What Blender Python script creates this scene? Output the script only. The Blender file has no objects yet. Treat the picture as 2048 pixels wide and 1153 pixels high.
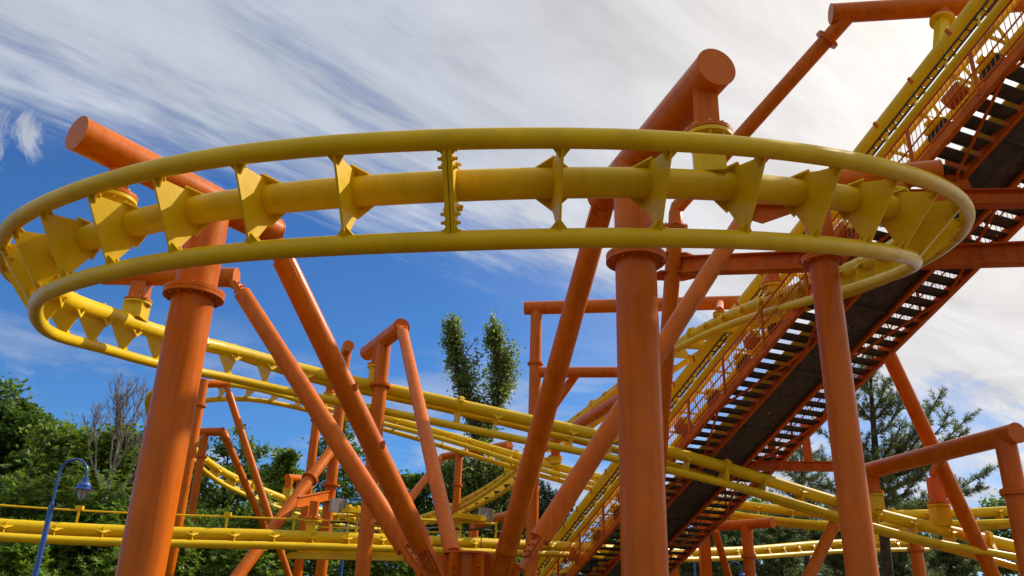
import bpy, math, random
import numpy as np
from mathutils import Vector, Matrix
random.seed(7)
SC = bpy.context.scene
COL = SC.collection
PI = math.pi

# ------------------------------------------------------------------ camera
FPX = 1600.0; CX, CY = 1024.0, 576.5
_u = np.array([131., 3976., -FPX]); _u /= np.linalg.norm(_u)
_y = np.array([0, 0, -1.]) - _u * (-_u[2]); _y /= np.linalg.norm(_y)
_x = np.cross(_y, _u)
RM = np.stack([_x, _y, _u])
CAM = np.array([0, 0, 1.6])
cd = bpy.data.cameras.new('camera'); cam = bpy.data.objects.new('camera', cd); COL.objects.link(cam)
cd.sensor_width = 36; cd.lens = 36 * FPX / 2048; cd.clip_end = 6000; cd.clip_start = .05
cam.matrix_world = Matrix(((*RM[0], 0), (*RM[1], 0), (*RM[2], 1.6), (0, 0, 0, 1)))
SC.camera = cam
SC.view_settings.view_transform = 'Standard'; SC.view_settings.look = 'None'
SC.view_settings.exposure = 0.30; SC.view_settings.gamma = 1
SC.render.resolution_x = 1024; SC.render.resolution_y = 576

def ray(px, py):
    return RM @ np.array([(px - CX) / FPX, -(py - CY) / FPX, -1.])
def atz(px, py, depth):            # point at a distance along the view axis
    return CAM + ray(px, py) * depth
def ath(px, py, z):                # point at a height
    d = ray(px, py); return CAM + d * (z - 1.6) / d[2]
def atd(px, py, dist):             # point at a horizontal distance
    d = ray(px, py); return CAM + d * dist / math.hypot(d[0], d[1])

# ------------------------------------------------------------------ light
SUN_AZ, SUN_EL = math.radians(60), math.radians(40)     # azimuth clockwise from +Y
sdir = Vector((math.sin(SUN_AZ) * math.cos(SUN_EL), math.cos(SUN_AZ) * math.cos(SUN_EL), math.sin(SUN_EL)))
sl = bpy.data.lights.new('sun', 'SUN'); sl.energy = 4.2; sl.angle = math.radians(.5); sl.color = (1, .93, .82)
so = bpy.data.objects.new('sun', sl); COL.objects.link(so)
so.rotation_euler = sdir.to_track_quat('Z', 'Y').to_euler()

W = bpy.data.worlds.new('World'); SC.world = W; W.use_nodes = True
nt = W.node_tree; nt.nodes.clear(); N = nt.nodes; L = nt.links
def nd(tree, t, **k):
    n = tree.nodes.new(t)
    for a, b in k.items():
        if a.startswith('i_'): n.inputs[int(a[2:])].default_value = b
        else: setattr(n, a, b)
    return n
def mth(tree, op, a, b=None, c=None, clamp=False):
    n = tree.nodes.new('ShaderNodeMath'); n.operation = op; n.use_clamp = clamp
    for i, v in enumerate((a, b, c)):
        if v is None: continue
        if isinstance(v, (int, float)): n.inputs[i].default_value = v
        else: tree.links.new(v, n.inputs[i])
    return n.outputs[0]
out = nd(nt, 'ShaderNodeOutputWorld'); bg = nd(nt, 'ShaderNodeBackground'); bg.inputs[1].default_value = .1
L.new(bg.outputs[0], out.inputs[0])
sky = nd(nt, 'ShaderNodeTexSky', sky_type='NISHITA', sun_disc=False, sun_elevation=SUN_EL, sun_rotation=SUN_AZ,
         air_density=1.0, dust_density=.4, ozone_density=3.0, altitude=300)
tc = nd(nt, 'ShaderNodeTexCoord'); sep = nd(nt, 'ShaderNodeSeparateXYZ'); L.new(tc.outputs['Generated'], sep.inputs[0])
zz = mth(nt, 'MAXIMUM', sep.outputs[2], .0)
zz = mth(nt, 'ADD', zz, .04)
X_ = mth(nt, 'DIVIDE', sep.outputs[0], zz); Y_ = mth(nt, 'DIVIDE', sep.outputs[1], zz)
A = math.radians(43)
ua = mth(nt, 'ADD', mth(nt, 'MULTIPLY', X_, math.cos(A)), mth(nt, 'MULTIPLY', Y_, math.sin(A)))   # along the streaks
va = mth(nt, 'SUBTRACT', mth(nt, 'MULTIPLY', Y_, math.cos(A)), mth(nt, 'MULTIPLY', X_, math.sin(A)))
def comb(a, b, c=0.):
    n = nd(nt, 'ShaderNodeCombineXYZ')
    for i, v in enumerate((a, b, c)):
        if isinstance(v, (int, float)): n.inputs[i].default_value = v
        else: L.new(v, n.inputs[i])
    return n.outputs[0]
def noise(vec, scale, detail=6, rough=.55, dist=0., lac=2.):
    n = nd(nt, 'ShaderNodeTexNoise'); n.inputs['Scale'].default_value = scale; n.inputs['Detail'].default_value = detail
    n.inputs['Roughness'].default_value = rough; n.inputs['Distortion'].default_value = dist; n.inputs['Lacunarity'].default_value = lac
    L.new(vec, n.inputs['Vector']); return n.outputs[0]
def mr(v, a, b, c=0., d=1., smooth=True):
    n = nd(nt, 'ShaderNodeMapRange', interpolation_type='SMOOTHSTEP' if smooth else 'LINEAR')
    L.new(v, n.inputs[0]); n.inputs[1].default_value = a; n.inputs[2].default_value = b; n.inputs[3].default_value = c; n.inputs[4].default_value = d
    return n.outputs[0]
streak = noise(comb(mth(nt, 'MULTIPLY', ua, .55), mth(nt, 'MULTIPLY', va, 2.6), 3.1), 1.9, 9, .62, .35)
fine = noise(comb(mth(nt, 'MULTIPLY', ua, 1.2), mth(nt, 'MULTIPLY', va, 8.0), 8.2), 2.6, 10, .70, .7)
soft = noise(comb(X_, Y_, 1.7), 1.5, 5, .5, .2)
wisp = noise(comb(mth(nt, 'MULTIPLY', ua, .9), mth(nt, 'MULTIPLY', va, 2.0), 5.3), 1.7, 8, .58, .9)
bias = mth(nt, 'SUBTRACT', mth(nt, 'ADD', mth(nt, 'MULTIPLY', X_, .62), 2.2), Y_)                    # cloud sheet edge
biasc = mr(bias, -.55, .75, -.34, .33)
dens = mth(nt, 'ADD', mth(nt, 'ADD', mth(nt, 'MULTIPLY', streak, .62), mth(nt, 'MULTIPLY', fine, .48)), mth(nt, 'MULTIPLY', soft, .28))
cir = mr(mth(nt, 'ADD', mth(nt, 'ADD', dens, biasc), mth(nt, 'MULTIPLY', mth(nt, 'SUBTRACT', wisp, .5), .42)), .55, 1.08)
# broken low cloud towards the horizon
cum = noise(comb(mth(nt, 'MULTIPLY', sep.outputs[0], 2.0), mth(nt, 'MULTIPLY', sep.outputs[1], 2.0), mth(nt, 'MULTIPLY', sep.outputs[2], 7.5)), 2.3, 9, .58, .25)
low = mth(nt, 'MULTIPLY', mr(cum, .47, .66), mr(sep.outputs[2], .34, .17))
cover = mth(nt, 'MAXIMUM', cir, mth(nt, 'MULTIPLY', low, .8))
for px_, py_, rad_ in ((12, 265, .9982),):       # small puffs at the left
    d0_ = ray(px_, py_); d0_ = d0_ / np.linalg.norm(d0_)
    vq = nd(nt, 'ShaderNodeVectorMath', operation='DOT_PRODUCT'); L.new(tc.outputs['Generated'], vq.inputs[0]); vq.inputs[1].default_value = tuple(d0_)
    pf = noise(tc.outputs['Generated'], 15, 9, .62, 1.2)
    pm = mth(nt, 'ADD', mr(vq.outputs['Value'], rad_, .9998, -.30, .10, False), pf)
    cover = mth(nt, 'MAXIMUM', cover, mth(nt, 'MULTIPLY', mr(pm, .50, .70), .9))
# a right-hand veil, whiter towards the sun
vm = nd(nt, 'ShaderNodeVectorMath', operation='DOT_PRODUCT'); L.new(tc.outputs['Generated'], vm.inputs[0]); vm.inputs[1].default_value = sdir
glow = mr(vm.outputs['Value'], .50, 1.0)
glowc = mth(nt, 'POWER', mth(nt, 'MAXIMUM', vm.outputs['Value'], 0.), 5.)
veil = mth(nt, 'MULTIPLY', mr(vm.outputs['Value'], .50, .92), mth(nt, 'ADD', mth(nt, 'MULTIPLY', wisp, .7), .28))
cover = mth(nt, 'MINIMUM', mth(nt, 'ADD', cover, veil), .96)
tone = mth(nt, 'ADD', mth(nt, 'MULTIPLY', streak, .5), mth(nt, 'ADD', mth(nt, 'MULTIPLY', wisp, .7), .40))
bright = mth(nt, 'MULTIPLY', tone, mth(nt, 'ADD', mth(nt, 'MULTIPLY', glowc, 5.0), 5.4))
cc = nd(nt, 'ShaderNodeMix', data_type='RGBA'); L.new(glow, cc.inputs[0])
cc.inputs[6].default_value = (.80, .87, 1.0, 1); cc.inputs[7].default_value = (1.0, .93, .85, 1)
cs = nd(nt, 'ShaderNodeVectorMath', operation='SCALE'); L.new(cc.outputs[2], cs.inputs[0]); L.new(bright, cs.inputs['Scale'])
skyt = nd(nt, 'ShaderNodeMix', data_type='RGBA', blend_type='MULTIPLY'); skyt.inputs[0].default_value = 1
L.new(sky.outputs[0], skyt.inputs[6]); skyt.inputs[7].default_value = (.36, .68, 1.04, 1)
mx = nd(nt, 'ShaderNodeMix', data_type='RGBA'); L.new(cover, mx.inputs[0]); L.new(skyt.outputs[2], mx.inputs[6]); L.new(cs.outputs[0], mx.inputs[7])
L.new(mx.outputs[2], bg.inputs[0])

# ------------------------------------------------------------------ materials
def mat(name, col, rough=.5, metal=0., coat=0., var=.12, scale=3., bump=.0, bscale=300., col2=None, dirt=0., spec=.5, trans=0., island=0., streak=0.):
    m = bpy.data.materials.new(name); m.use_nodes = True; t = m.node_tree
    p = t.nodes['Principled BSDF']; p.inputs['Roughness'].default_value = rough; p.inputs['Metallic'].default_value = metal
    p.inputs['Coat Weight'].default_value = coat; p.inputs['Coat Roughness'].default_value = .12
    p.inputs['Specular IOR Level'].default_value = spec
    tcn = t.nodes.new('ShaderNodeTexCoord')
    n = t.nodes.new('ShaderNodeTexNoise'); n.inputs['Scale'].default_value = scale; n.inputs['Detail'].default_value = 6; n.inputs['Roughness'].default_value = .6
    t.links.new(tcn.outputs['Object'], n.inputs['Vector'])
    mixn = t.nodes.new('ShaderNodeMix'); mixn.data_type = 'RGBA'
    c2 = col2 or tuple(c * (1 - 2.2 * var) for c in col)
    mixn.inputs[6].default_value = (*c2, 1); mixn.inputs[7].default_value = (*[min(1, c * (1 + var)) for c in col], 1)
    f = mr2(t, n.outputs[0], .3, .7)
    if island:
        g = t.nodes.new('ShaderNodeNewGeometry')
        f = mth(t, 'ADD', mth(t, 'MULTIPLY', f, 1 - island), mth(t, 'MULTIPLY', g.outputs['Random Per Island'], island))
    t.links.new(f, mixn.inputs[0])
    colo = mixn.outputs[2]
    if streak:      # rain streaks and faded patches in the paint
        mp = t.nodes.new('ShaderNodeMapping'); mp.inputs['Scale'].default_value = (9, 9, .7); t.links.new(tcn.outputs['Object'], mp.inputs[0])
        n3 = t.nodes.new('ShaderNodeTexNoise'); n3.inputs['Scale'].default_value = 1.0; n3.inputs['Detail'].default_value = 8; n3.inputs['Roughness'].default_value = .65
        t.links.new(mp.outputs[0], n3.inputs['Vector'])
        m3 = t.nodes.new('ShaderNodeMix'); m3.data_type = 'RGBA'; m3.blend_type = 'MULTIPLY'; t.links.new(mr2(t, n3.outputs[0], .46, .68, 0, 1), m3.inputs[0])
        t.links.new(colo, m3.inputs[6]); m3.inputs[7].default_value = (1 - streak * .7, 1 - streak, 1 - streak * .8, 1); colo = m3.outputs[2]
    if dirt:
        n2 = t.nodes.new('ShaderNodeTexNoise'); n2.inputs['Scale'].default_value = 2.6; n2.inputs['Detail'].default_value = 4; n2.inputs['Roughness'].default_value = .55
        t.links.new(tcn.outputs['Object'], n2.inputs['Vector'])
        m2 = t.nodes.new('ShaderNodeMix'); m2.data_type = 'RGBA'; t.links.new(mr2(t, n2.outputs[0], .56, .72, 0, dirt), m2.inputs[0])
        t.links.new(colo, m2.inputs[6]); m2.inputs[7].default_value = (.09, .06, .035, 1); colo = m2.outputs[2]
        t.links.new(mr2(t, n2.outputs[0], .3, .8, rough * .8, min(1, rough * 1.6)), p.inputs['Roughness'])
    t.links.new(colo, p.inputs['Base Color'])
    if bump:
        b = t.nodes.new('ShaderNodeTexNoise'); b.inputs['Scale'].default_value = bscale; b.inputs['Detail'].default_value = 3
        t.links.new(tcn.outputs['Object'], b.inputs['Vector'])
        bn = t.nodes.new('ShaderNodeBump'); bn.inputs['Strength'].default_value = bump; bn.inputs['Distance'].default_value = .01
        t.links.new(b.outputs[0], bn.inputs['Height']); t.links.new(bn.outputs[0], p.inputs['Normal'])
    if trans:
        tr = t.nodes.new('ShaderNodeBsdfTranslucent'); hs = t.nodes.new('ShaderNodeHueSaturation'); hs.inputs['Value'].default_value = 1.9; hs.inputs['Hue'].default_value = .485
        t.links.new(colo, hs.inputs['Color']); t.links.new(hs.outputs[0], tr.inputs[0])
        ms = t.nodes.new('ShaderNodeMixShader'); ms.inputs[0].default_value = trans
        t.links.new(p.outputs[0], ms.inputs[1]); t.links.new(tr.outputs[0], ms.inputs[2])
        t.links.new(ms.outputs[0], t.nodes['Material Output'].inputs[0])
    return m
def mr2(t, v, a, b, c=0., d=1.):
    n = t.nodes.new('ShaderNodeMapRange'); t.links.new(v, n.inputs[0])
    n.inputs[1].default_value = a; n.inputs[2].default_value = b; n.inputs[3].default_value = c; n.inputs[4].default_value = d
    return n.outputs[0]
M = dict(
    orange=mat('orange_paint', (.62, .134, .001), .34, coat=.10, spec=.15, var=.10, streak=.28, scale=1.3, bump=.05, bscale=60, dirt=.22),
    red=mat('red_orange_paint', (.60, .112, .001), .42, coat=.03, spec=.12, streak=.3, var=.12, scale=2, dirt=.3, bump=.05, bscale=60),
    yellow=mat('yellow_paint', (.74, .475, .002), .38, coat=.06, spec=.2, var=.05, scale=1.2, bump=.05, bscale=60, dirt=.10, streak=.12),
    rail=mat('yellow_rail_paint', (.73, .47, .003), .36, coat=.07, spec=.2, var=.06, scale=2.2, bump=.05, bscale=60, dirt=.14),
    bolt=mat('painted_bolts', (.55, .11, .02), .45, var=.2, scale=20, dirt=.4),
    ybolt=mat('yellow_bolts', (.55, .33, .02), .45, var=.2, scale=20, dirt=.4),
    mesh=mat('dark_expanded_mesh', (.070, .056, .047), .8, var=.3, scale=5, bump=.4, bscale=40),
    black=mat('black_rubber', (.02, .018, .016), .6, var=.2, scale=8),
    chain=mat('greasy_chain', (.06, .055, .05), .5, metal=.6, var=.3, scale=30),
    blue=mat('blue_paint', (.012, .085, .36), .35, coat=.4, var=.1, scale=3, bump=.05, bscale=60),
    grey=mat('grey_enclosure', (.26, .26, .24), .45, var=.08),
    cable=mat('black_cable', (.02, .02, .02), .6),
    leaf=mat('broad_leaves', (.135, .225, .014), .5, var=.35, scale=.5, spec=.5, trans=.40, island=.5),
    leafd=mat('dark_broad_leaves', (.08, .155, .014), .5, var=.35, scale=.4, spec=.5, trans=.42, island=.5),
    leafp=mat('poplar_leaves', (.15, .215, .045), .45, var=.35, scale=.8, spec=.6, trans=.5, island=.6),
    rhodo=mat('glossy_shrub_leaves', (.17, .29, .03), .36, var=.4, scale=.8, spec=.6, trans=.28, island=.6),
    needle=mat('pine_needles', (.14, .20, .065), .55, var=.3, scale=.6, trans=.25, island=.4),
    spruce=mat('spruce_needles', (.03, .055, .022), .6, var=.3, scale=.6, trans=.15, island=.4),
    bark=mat('bark', (.065, .048, .034), .9, var=.3, scale=6, bump=.5, bscale=15),
    dead=mat('bare_grey_wood', (.26, .22, .18), .85, var=.25, scale=6),
    grass=mat('dry_mulch_ground', (.13, .085, .05), .95, var=.35, scale=.7, bump=.6, bscale=30),
    bulb=mat('frosted_glass', (.55, .55, .48), .2, var=.05, trans=.4),
)

# ------------------------------------------------------------------ mesh helpers
def V3(a): return np.array(a, float)
def frame(d, up=(0, 0, 1)):
    d = V3(d); d = d / np.linalg.norm(d); u = V3(up)
    if abs(d @ u) > .98: u = V3((0, 1, 0))
    a = np.cross(u, d); a /= np.linalg.norm(a); b = np.cross(d, a)
    return d, a, b
class MB:
    def __init__(s): s.v = []; s.f = []
    def tube(s, p0, p1, r0, r1=None, n=28, cap=True):
        r1 = r0 if r1 is None else r1; p0 = V3(p0); p1 = V3(p1); d, a, b = frame(p1 - p0); k = len(s.v)
        for p, r in ((p0, r0), (p1, r1)):
            for i in range(n):
                t = 2 * PI * i / n; s.v.append(p + (a * math.cos(t) + b * math.sin(t)) * r)
        for i in range(n): j = (i + 1) % n; s.f.append((k + i, k + j, k + n + j, k + n + i))
        if cap: s.f.append(tuple(k + i for i in reversed(range(n)))); s.f.append(tuple(k + n + i for i in range(n)))
        return s
    def path(s, pts, r, n=20, cap=True):
        pts = [V3(p) for p in pts]; rs = r if hasattr(r, '__len__') else [r] * len(pts); k = len(s.v); m = len(pts)
        d0 = pts[1] - pts[0]; _, a, b = frame(d0)
        for i, p in enumerate(pts):
            d = pts[min(i + 1, m - 1)] - pts[max(i - 1, 0)]; d = d / (np.linalg.norm(d) + 1e-9)
            a = a - d * (a @ d); a /= np.linalg.norm(a); b = np.cross(d, a)
            for q in range(n):
                t = 2 * PI * q / n; s.v.append(p + (a * math.cos(t) + b * math.sin(t)) * rs[i])
        for i in range(m - 1):
            for q in range(n):
                j = (q + 1) % n; s.f.append((k + i * n + q, k + i * n + j, k + (i + 1) * n + j, k + (i + 1) * n + q))
        if cap: s.f.append(tuple(k + i for i in reversed(range(n)))); s.f.append(tuple(k + (m - 1) * n + i for i in range(n)))
        return s
    def box(s, c, ax, ay, az):           # centre and three half-axis vectors
        c, ax, ay, az = map(V3, (c, ax, ay, az)); k = len(s.v)
        for x in (-1, 1):
            for y in (-1, 1):
                for z in (-1, 1): s.v.append(c + ax * x + ay * y + az * z)
        for f in ((0, 1, 3, 2), (4, 6, 7, 5), (0, 4, 5, 1), (2, 3, 7, 6), (0, 2, 6, 4), (1, 5, 7, 3)): s.f.append(tuple(k + i for i in f))
        return s
    def bar(s, p0, p1, w, h, up=(0, 0, 1)):   # rectangular bar, w sideways, h along up
        p0, p1 = V3(p0), V3(p1); d, a, b = frame(p1 - p0, up)
        return s.box((p0 + p1) / 2, (p1 - p0) / 2, a * w / 2, b * h / 2)
    def prism(s, poly, o, ex, ey, n_):        # polygon in (ex,ey) at o, extruded +-n_
        o, ex, ey, n_ = map(V3, (o, ex, ey, n_)); k = len(s.v); m = len(poly)
        for sg in (-1, 1):
            for x, y in poly: s.v.append(o + ex * x + ey * y + n_ * sg)
        s.f.append(tuple(k + i for i in reversed(range(m)))); s.f.append(tuple(k + m + i for i in range(m)))
        for i in range(m): j = (i + 1) % m; s.f.append((k + i, k + j, k + m + j, k + m + i))
        return s
    def ibeam(s, p0, p1, w, h, t=.02):
        p0, p1 = V3(p0), V3(p1); d, a, b = frame(p1 - p0); hl = (p1 - p0) / 2; c = (p0 + p1) / 2
        s.box(c + b * (h / 2 - t / 2), hl, a * w / 2, b * t / 2); s.box(c - b * (h / 2 - t / 2), hl, a * w / 2, b * t / 2)
        s.box(c, hl, a * t / 2, b * (h / 2 - t)); return s
    def flange(s, p, d, r, t=.05, n=36, bolts=12, br=.018, ring=.05):
        """pair of bolted flange discs at p, axis d"""
        d, a, b = frame(d); p = V3(p)
        s.tube(p - d * t, p - d * .003, r, n=n); s.tube(p + d * .003, p + d * t, r, n=n)
        for i in range(bolts):
            q = 2 * PI * i / bolts; o = p + (a * math.cos(q) + b * math.sin(q)) * (r - ring)
            s.tube(o - d * (t + .028), o + d * (t + .028), br, n=6)
        return s
    def build(s, name, m, parent=None, base=None, smooth=True, angle=35):
        me = bpy.data.meshes.new(name); o = V3(base if base is not None else (0, 0, 0))
        if parent is not None: o = V3(parent['_o'])
        me.from_pydata([tuple(v - o) for v in s.v], [], s.f); me.materials.append(M[m] if isinstance(m, str) else m)
        if smooth: me.shade_smooth(); me.set_sharp_from_angle(angle=math.radians(angle))
        ob = bpy.data.objects.new(name, me); COL.objects.link(ob)
        if parent is not None: ob.parent = parent; ob['_o'] = parent['_o']
        else: ob.location = tuple(o)
        return ob
def sub(ob_parent, mb, name, m): return mb.build(name, m, ob_parent)
def thing(name, loc, label, cat, group=None):
    o = bpy.data.objects.new(name, None); COL.objects.link(o); o.location = tuple(float(c) for c in loc); o.empty_display_size = .2
    o['_o'] = [float(c) for c in loc]; o['label'] = label; o['category'] = cat
    if group: o['group'] = group
    return o
def tag(o, label, cat, group=None, kind=None):
    if label: o['label'] = label
    if cat: o['category'] = cat
    if group: o['group'] = group
    if kind: o['kind'] = kind
    return o

# ------------------------------------------------------------------ ground
g = MB(); R = 2500
nx = 40
for i in range(nx + 1):
    for j in range(nx + 1):
        x = (i / nx * 2 - 1); y = (j / nx * 2 - 1); x = x * abs(x) * R; y = y * abs(y) * R
        g.v.append(V3((x, y, .25 * math.sin(x * .05) * math.cos(y * .04) if abs(x) + abs(y) < 400 else 0)))
for i in range(nx):
    for j in range(nx):
        k = i * (nx + 1) + j; g.f.append((k, k + nx + 1, k + nx + 2, k + 1))
g.build('ground', 'grass')['kind'] = 'structure'

# ------------------------------------------------------------------ coaster track
GA, DE = .95, .40; RR, RS = .099, .157
T1 = [[-7.28,49.75,5.5,.39],[-4.45,45.95,5.75,.28],[-1.9,41.99,6.27,.17],[.26,37.86,7.06,.1],[2.0,33.73,8.09,.11],[3.67,29.8,8.78,.06],[4.97,26.11,9.27,-.05],[5.97,22.61,9.35,.12],[6.86,18.99,8.85,.15],[7.26,14.8,7.9,.29],[6.7,10.78,6.9,.56],[4.72,8.29,6.06,.9],[1.9,6.78,5.45,.89],[-1.03,6.44,5.12,.95],[-3.51,7.29,5.29,1.02],[-5.68,8.66,5.38,1.02],[-6.93,10.32,5.7,.87],[-7.86,12.23,5.86,.89],[-7.92,14.24,6.34,1.09],[-7.58,16.18,6.54,1.16],[-6.8,17.84,6.75,.98],[-5.63,19.22,6.67,.78],[-3.93,20.29,6.57,.66],[-1.68,21.07,6.34,.68],[1.13,21.5,5.88,.54],[4.37,21.63,5.33,.4],[7.65,21.87,4.45,.06],[11.05,22.31,3.61,.23],[14.91,22.36,3.08,-.21],[18.82,22.32,1.5,-.78]]
T2 = [[27.37,24.21,7.1,-0.49],[23.83,25.08,6.08,-0.32],[20.41,25.9,5.25,-0.15],[17.17,26.64,4.69,0.01],[14.13,27.2,4.57,0.13],[11.34,27.55,4.44,0.03],[8.77,28.05,4.68,-0.01],[6.23,29.4,5.13,0.22],[3.61,31.87,6.12,0.25],[0.83,34.44,7.19,0.26],[-2.32,35.3,8.23,0.21],[-5.45,34.62,8.85,-0.04],[-8.07,32.95,9.12,-0.04],[-9.94,31.1,9.26,0.18],[-11.32,29.73,8.94,0.61],[-12.11,28.91,8.65,0.85],[-12.63,28.67,8.3,0.81],[-12.9,28.99,7.9,0.62],[-12.91,29.87,7.44,0.43],[-12.66,31.29,6.89,0.37],[-12.16,33.18,6.24,0.44],[-11.11,35.51,5.84,0.39],[-9.32,38.24,5.31,0.3],[-7.15,41.22,5.06,0.18],[-4.62,45.6,5.66,0.28],[-2.0,49.3,6.2,0.28]]
T3 = [[-16.48,17.46,2.98,0.07],[-13.29,19.26,2.82,0.07],[-10.1,21.1,2.85,0.07],[-6.85,22.87,3.03,0.07],[-3.54,24.8,3.17,0.07],[-0.28,27.0,3.3,0.07],[2.82,29.48,3.48,0.07],[5.72,32.01,3.55,0.07],[8.54,34.38,3.8,0.07],[11.5,36.56,4.15,0.09],[14.59,38.63,4.65,0.29],[17.82,40.6,4.96,0.3],[21.17,42.49,5.2,0.3],[24.62,44.33,5.44,0.3]]
def bspline(c, m):
    c = V3(c); n = len(c); u = np.linspace(0, n - 3 - 1e-9, m); i = u.astype(int); t = (u - i)[:, None]
    w = [(1-t)**3/6, (3*t**3-6*t**2+4)/6, (-3*t**3+3*t**2+3*t+1)/6, t**3/6]
    return sum(w[k] * c[i + k] for k in range(4))
class Curve:
    def __init__(s, ctrl, m, de):
        P = bspline(ctrl, m); s.M = P[:, :3]; b = P[:, 3:4]; s.de = de
        T = np.gradient(s.M, axis=0); s.T = T / np.linalg.norm(T, axis=1)[:, None]
        Nn = np.stack([-s.T[:, 1], s.T[:, 0], 0 * s.T[:, 0]], 1); Nn /= np.linalg.norm(Nn, axis=1)[:, None]
        Vv = np.cross(s.T, Nn); Vv = np.where(Vv[:, 2:3] < 0, -Vv, Vv)
        s.rr = Nn * np.cos(b) + Vv * np.sin(b); s.up = -Nn * np.sin(b) + Vv * np.cos(b)
        s.U = s.M + s.rr * GA / 2; s.L = s.M - s.rr * GA / 2; s.S = s.M + s.up * de
        s.arc = np.concatenate([[0], np.cumsum(np.linalg.norm(np.diff(s.M, axis=0), axis=1))])
    def at(s, a, what='M'):
        A_ = getattr(s, what); return np.array([np.interp(a, s.arc, A_[:, k]) for k in range(3)])
def tie_mesh(name, de, joint=False):
    """local: x along rail pair, y towards spine, z along track"""
    m = MB(); ex, ey, ez = V3((1, 0, 0)), V3((0, 1, 0)), V3((0, 0, 1)); O = V3((0, 0, 0))
    t = .012
    if joint:
        poly = [(.45, -.055), (.45, .06), (.25, de - .10), (.235, de + .05), (.15, de + .2), (0, de + .24), (-.15, de + .2), (-.235, de + .05), (-.25, de - .10), (-.45, .06), (-.45, -.055)]
        for zc in (-.026, .026): m.prism(poly, O + ez * zc, ex, ey, ez * .022)
        for (x, y) in ((.38, .0), (.30, .0), (.22, .02), (-.38, .0), (-.30, .0), (-.22, .02), (.205, de), (-.205, de), (.13, de + .16), (-.13, de + .16), (0, de + .2), (.22, de - .1), (-.22, de - .1)):
            m.tube((x, y, -.095), (x, y, .095), .016, n=6)
            m.tube((x, y, -.062), (x, y, .062), .026, n=6)
    else:
        poly = [(.43, -.05), (.43, .04), (.36, .08), (.23, de - .06), (.17, de + .10), (.0, de + .05), (-.17, de + .10), (-.23, de - .06), (-.36, .08), (-.43, .04), (-.43, -.05)]
        m.prism(poly, O, ex, ey, ez * t)
        for sg in (1, -1):      # gussets lying along the spine
            m.prism([(0, 0), (.20, 0), (.0, .17)], V3((sg * .13, de + .03, .0)), ez, V3((sg * .85, -.45, 0)), V3((.35, .75, 0)) * .012)
            m.prism([(0, 0), (-.20, 0), (.0, .17)], V3((sg * .13, de + .03, .0)), ez, V3((sg * .85, -.45, 0)), V3((.35, .75, 0)) * .012)
    for sg in (1, -1):          # small gussets at the rails
        o = V3((sg * .40, 0, 0))
        m.prism([(-.10, 0), (.10, 0), (.0, .13)], o, ez, V3((-sg, 0, 0)), ey * .010)
        m.prism([(-.09, 0), (.09, 0), (.0, .11)], V3((sg * .42, .045, 0)), ez, V3((-sg * .8, .5, 0)), V3((.5, sg * .8, 0)) * .008)
    me = bpy.data.meshes.new(name); me.from_pydata([tuple(v) for v in m.v], [], m.f); me.materials.append(M['yellow'])
    return me
def build_track(ctrl, m, de, label, a0, sp, joint_every, jphase, seg=20, skip=()):
    c = Curve(ctrl, m, de); base = (c.M[0][0], c.M[0][1], 0)
    root = thing('roller_coaster_track', base, label, 'coaster track', 'tracks of the roller coaster')
    MB().path(c.S, RS, seg + 6).build('spine', 'yellow', root, angle=50)
    MB().path(c.U, RR, seg).build('rail', 'rail', root, angle=50)
    MB().path(c.L, RR, seg).build('rail', 'rail', root, angle=50)
    tm, jm = tie_mesh('cross_tie', de), tie_mesh('joint_plate', de, True)
    n0 = math.ceil((.1 - a0) / sp); n1 = math.floor((c.arc[-1] - .1 - a0) / sp)
    for k in range(n0, n1 + 1):
        a = a0 + k * sp; j = (k - jphase) % joint_every == 0
        o = c.at(a); x = c.at(a, 'rr'); z = c.at(a, 'T'); x /= np.linalg.norm(x); z -= x * (x @ z); z /= np.linalg.norm(z); y = np.cross(z, x)
        if y @ c.at(a, 'up') < 0: x = -x; y = -y
        # keep right-handed: x cross y = z
        zz_ = np.cross(x, y)
        ob = bpy.data.objects.new('joint_plate' if j else 'cross_tie', jm if j else tm); COL.objects.link(ob); ob.parent = root
        o = o - V3(base)
        ob.matrix_local = Matrix(((x[0], y[0], zz_[0], o[0]), (x[1], y[1], zz_[1], o[1]), (x[2], y[2], zz_[2], o[2]), (0, 0, 0, 1)))
    return c, root
C1, R1 = build_track(T1, 420, DE, 'yellow tubular track sweeping round in the big banked hoop overhead in front', 39.661 % 1.047, 1.047, 7, 2)
C2, R2 = build_track(T2, 300, DE, 'yellow track running low behind the front frames and looping back at the left', .4, 1.09, 7, 3, 16)
C3, R3 = build_track(T3, 160, .26, 'low level yellow track with thin conduit above crossing behind all the columns', .5, 1.06, 7, 4, 16)

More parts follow.
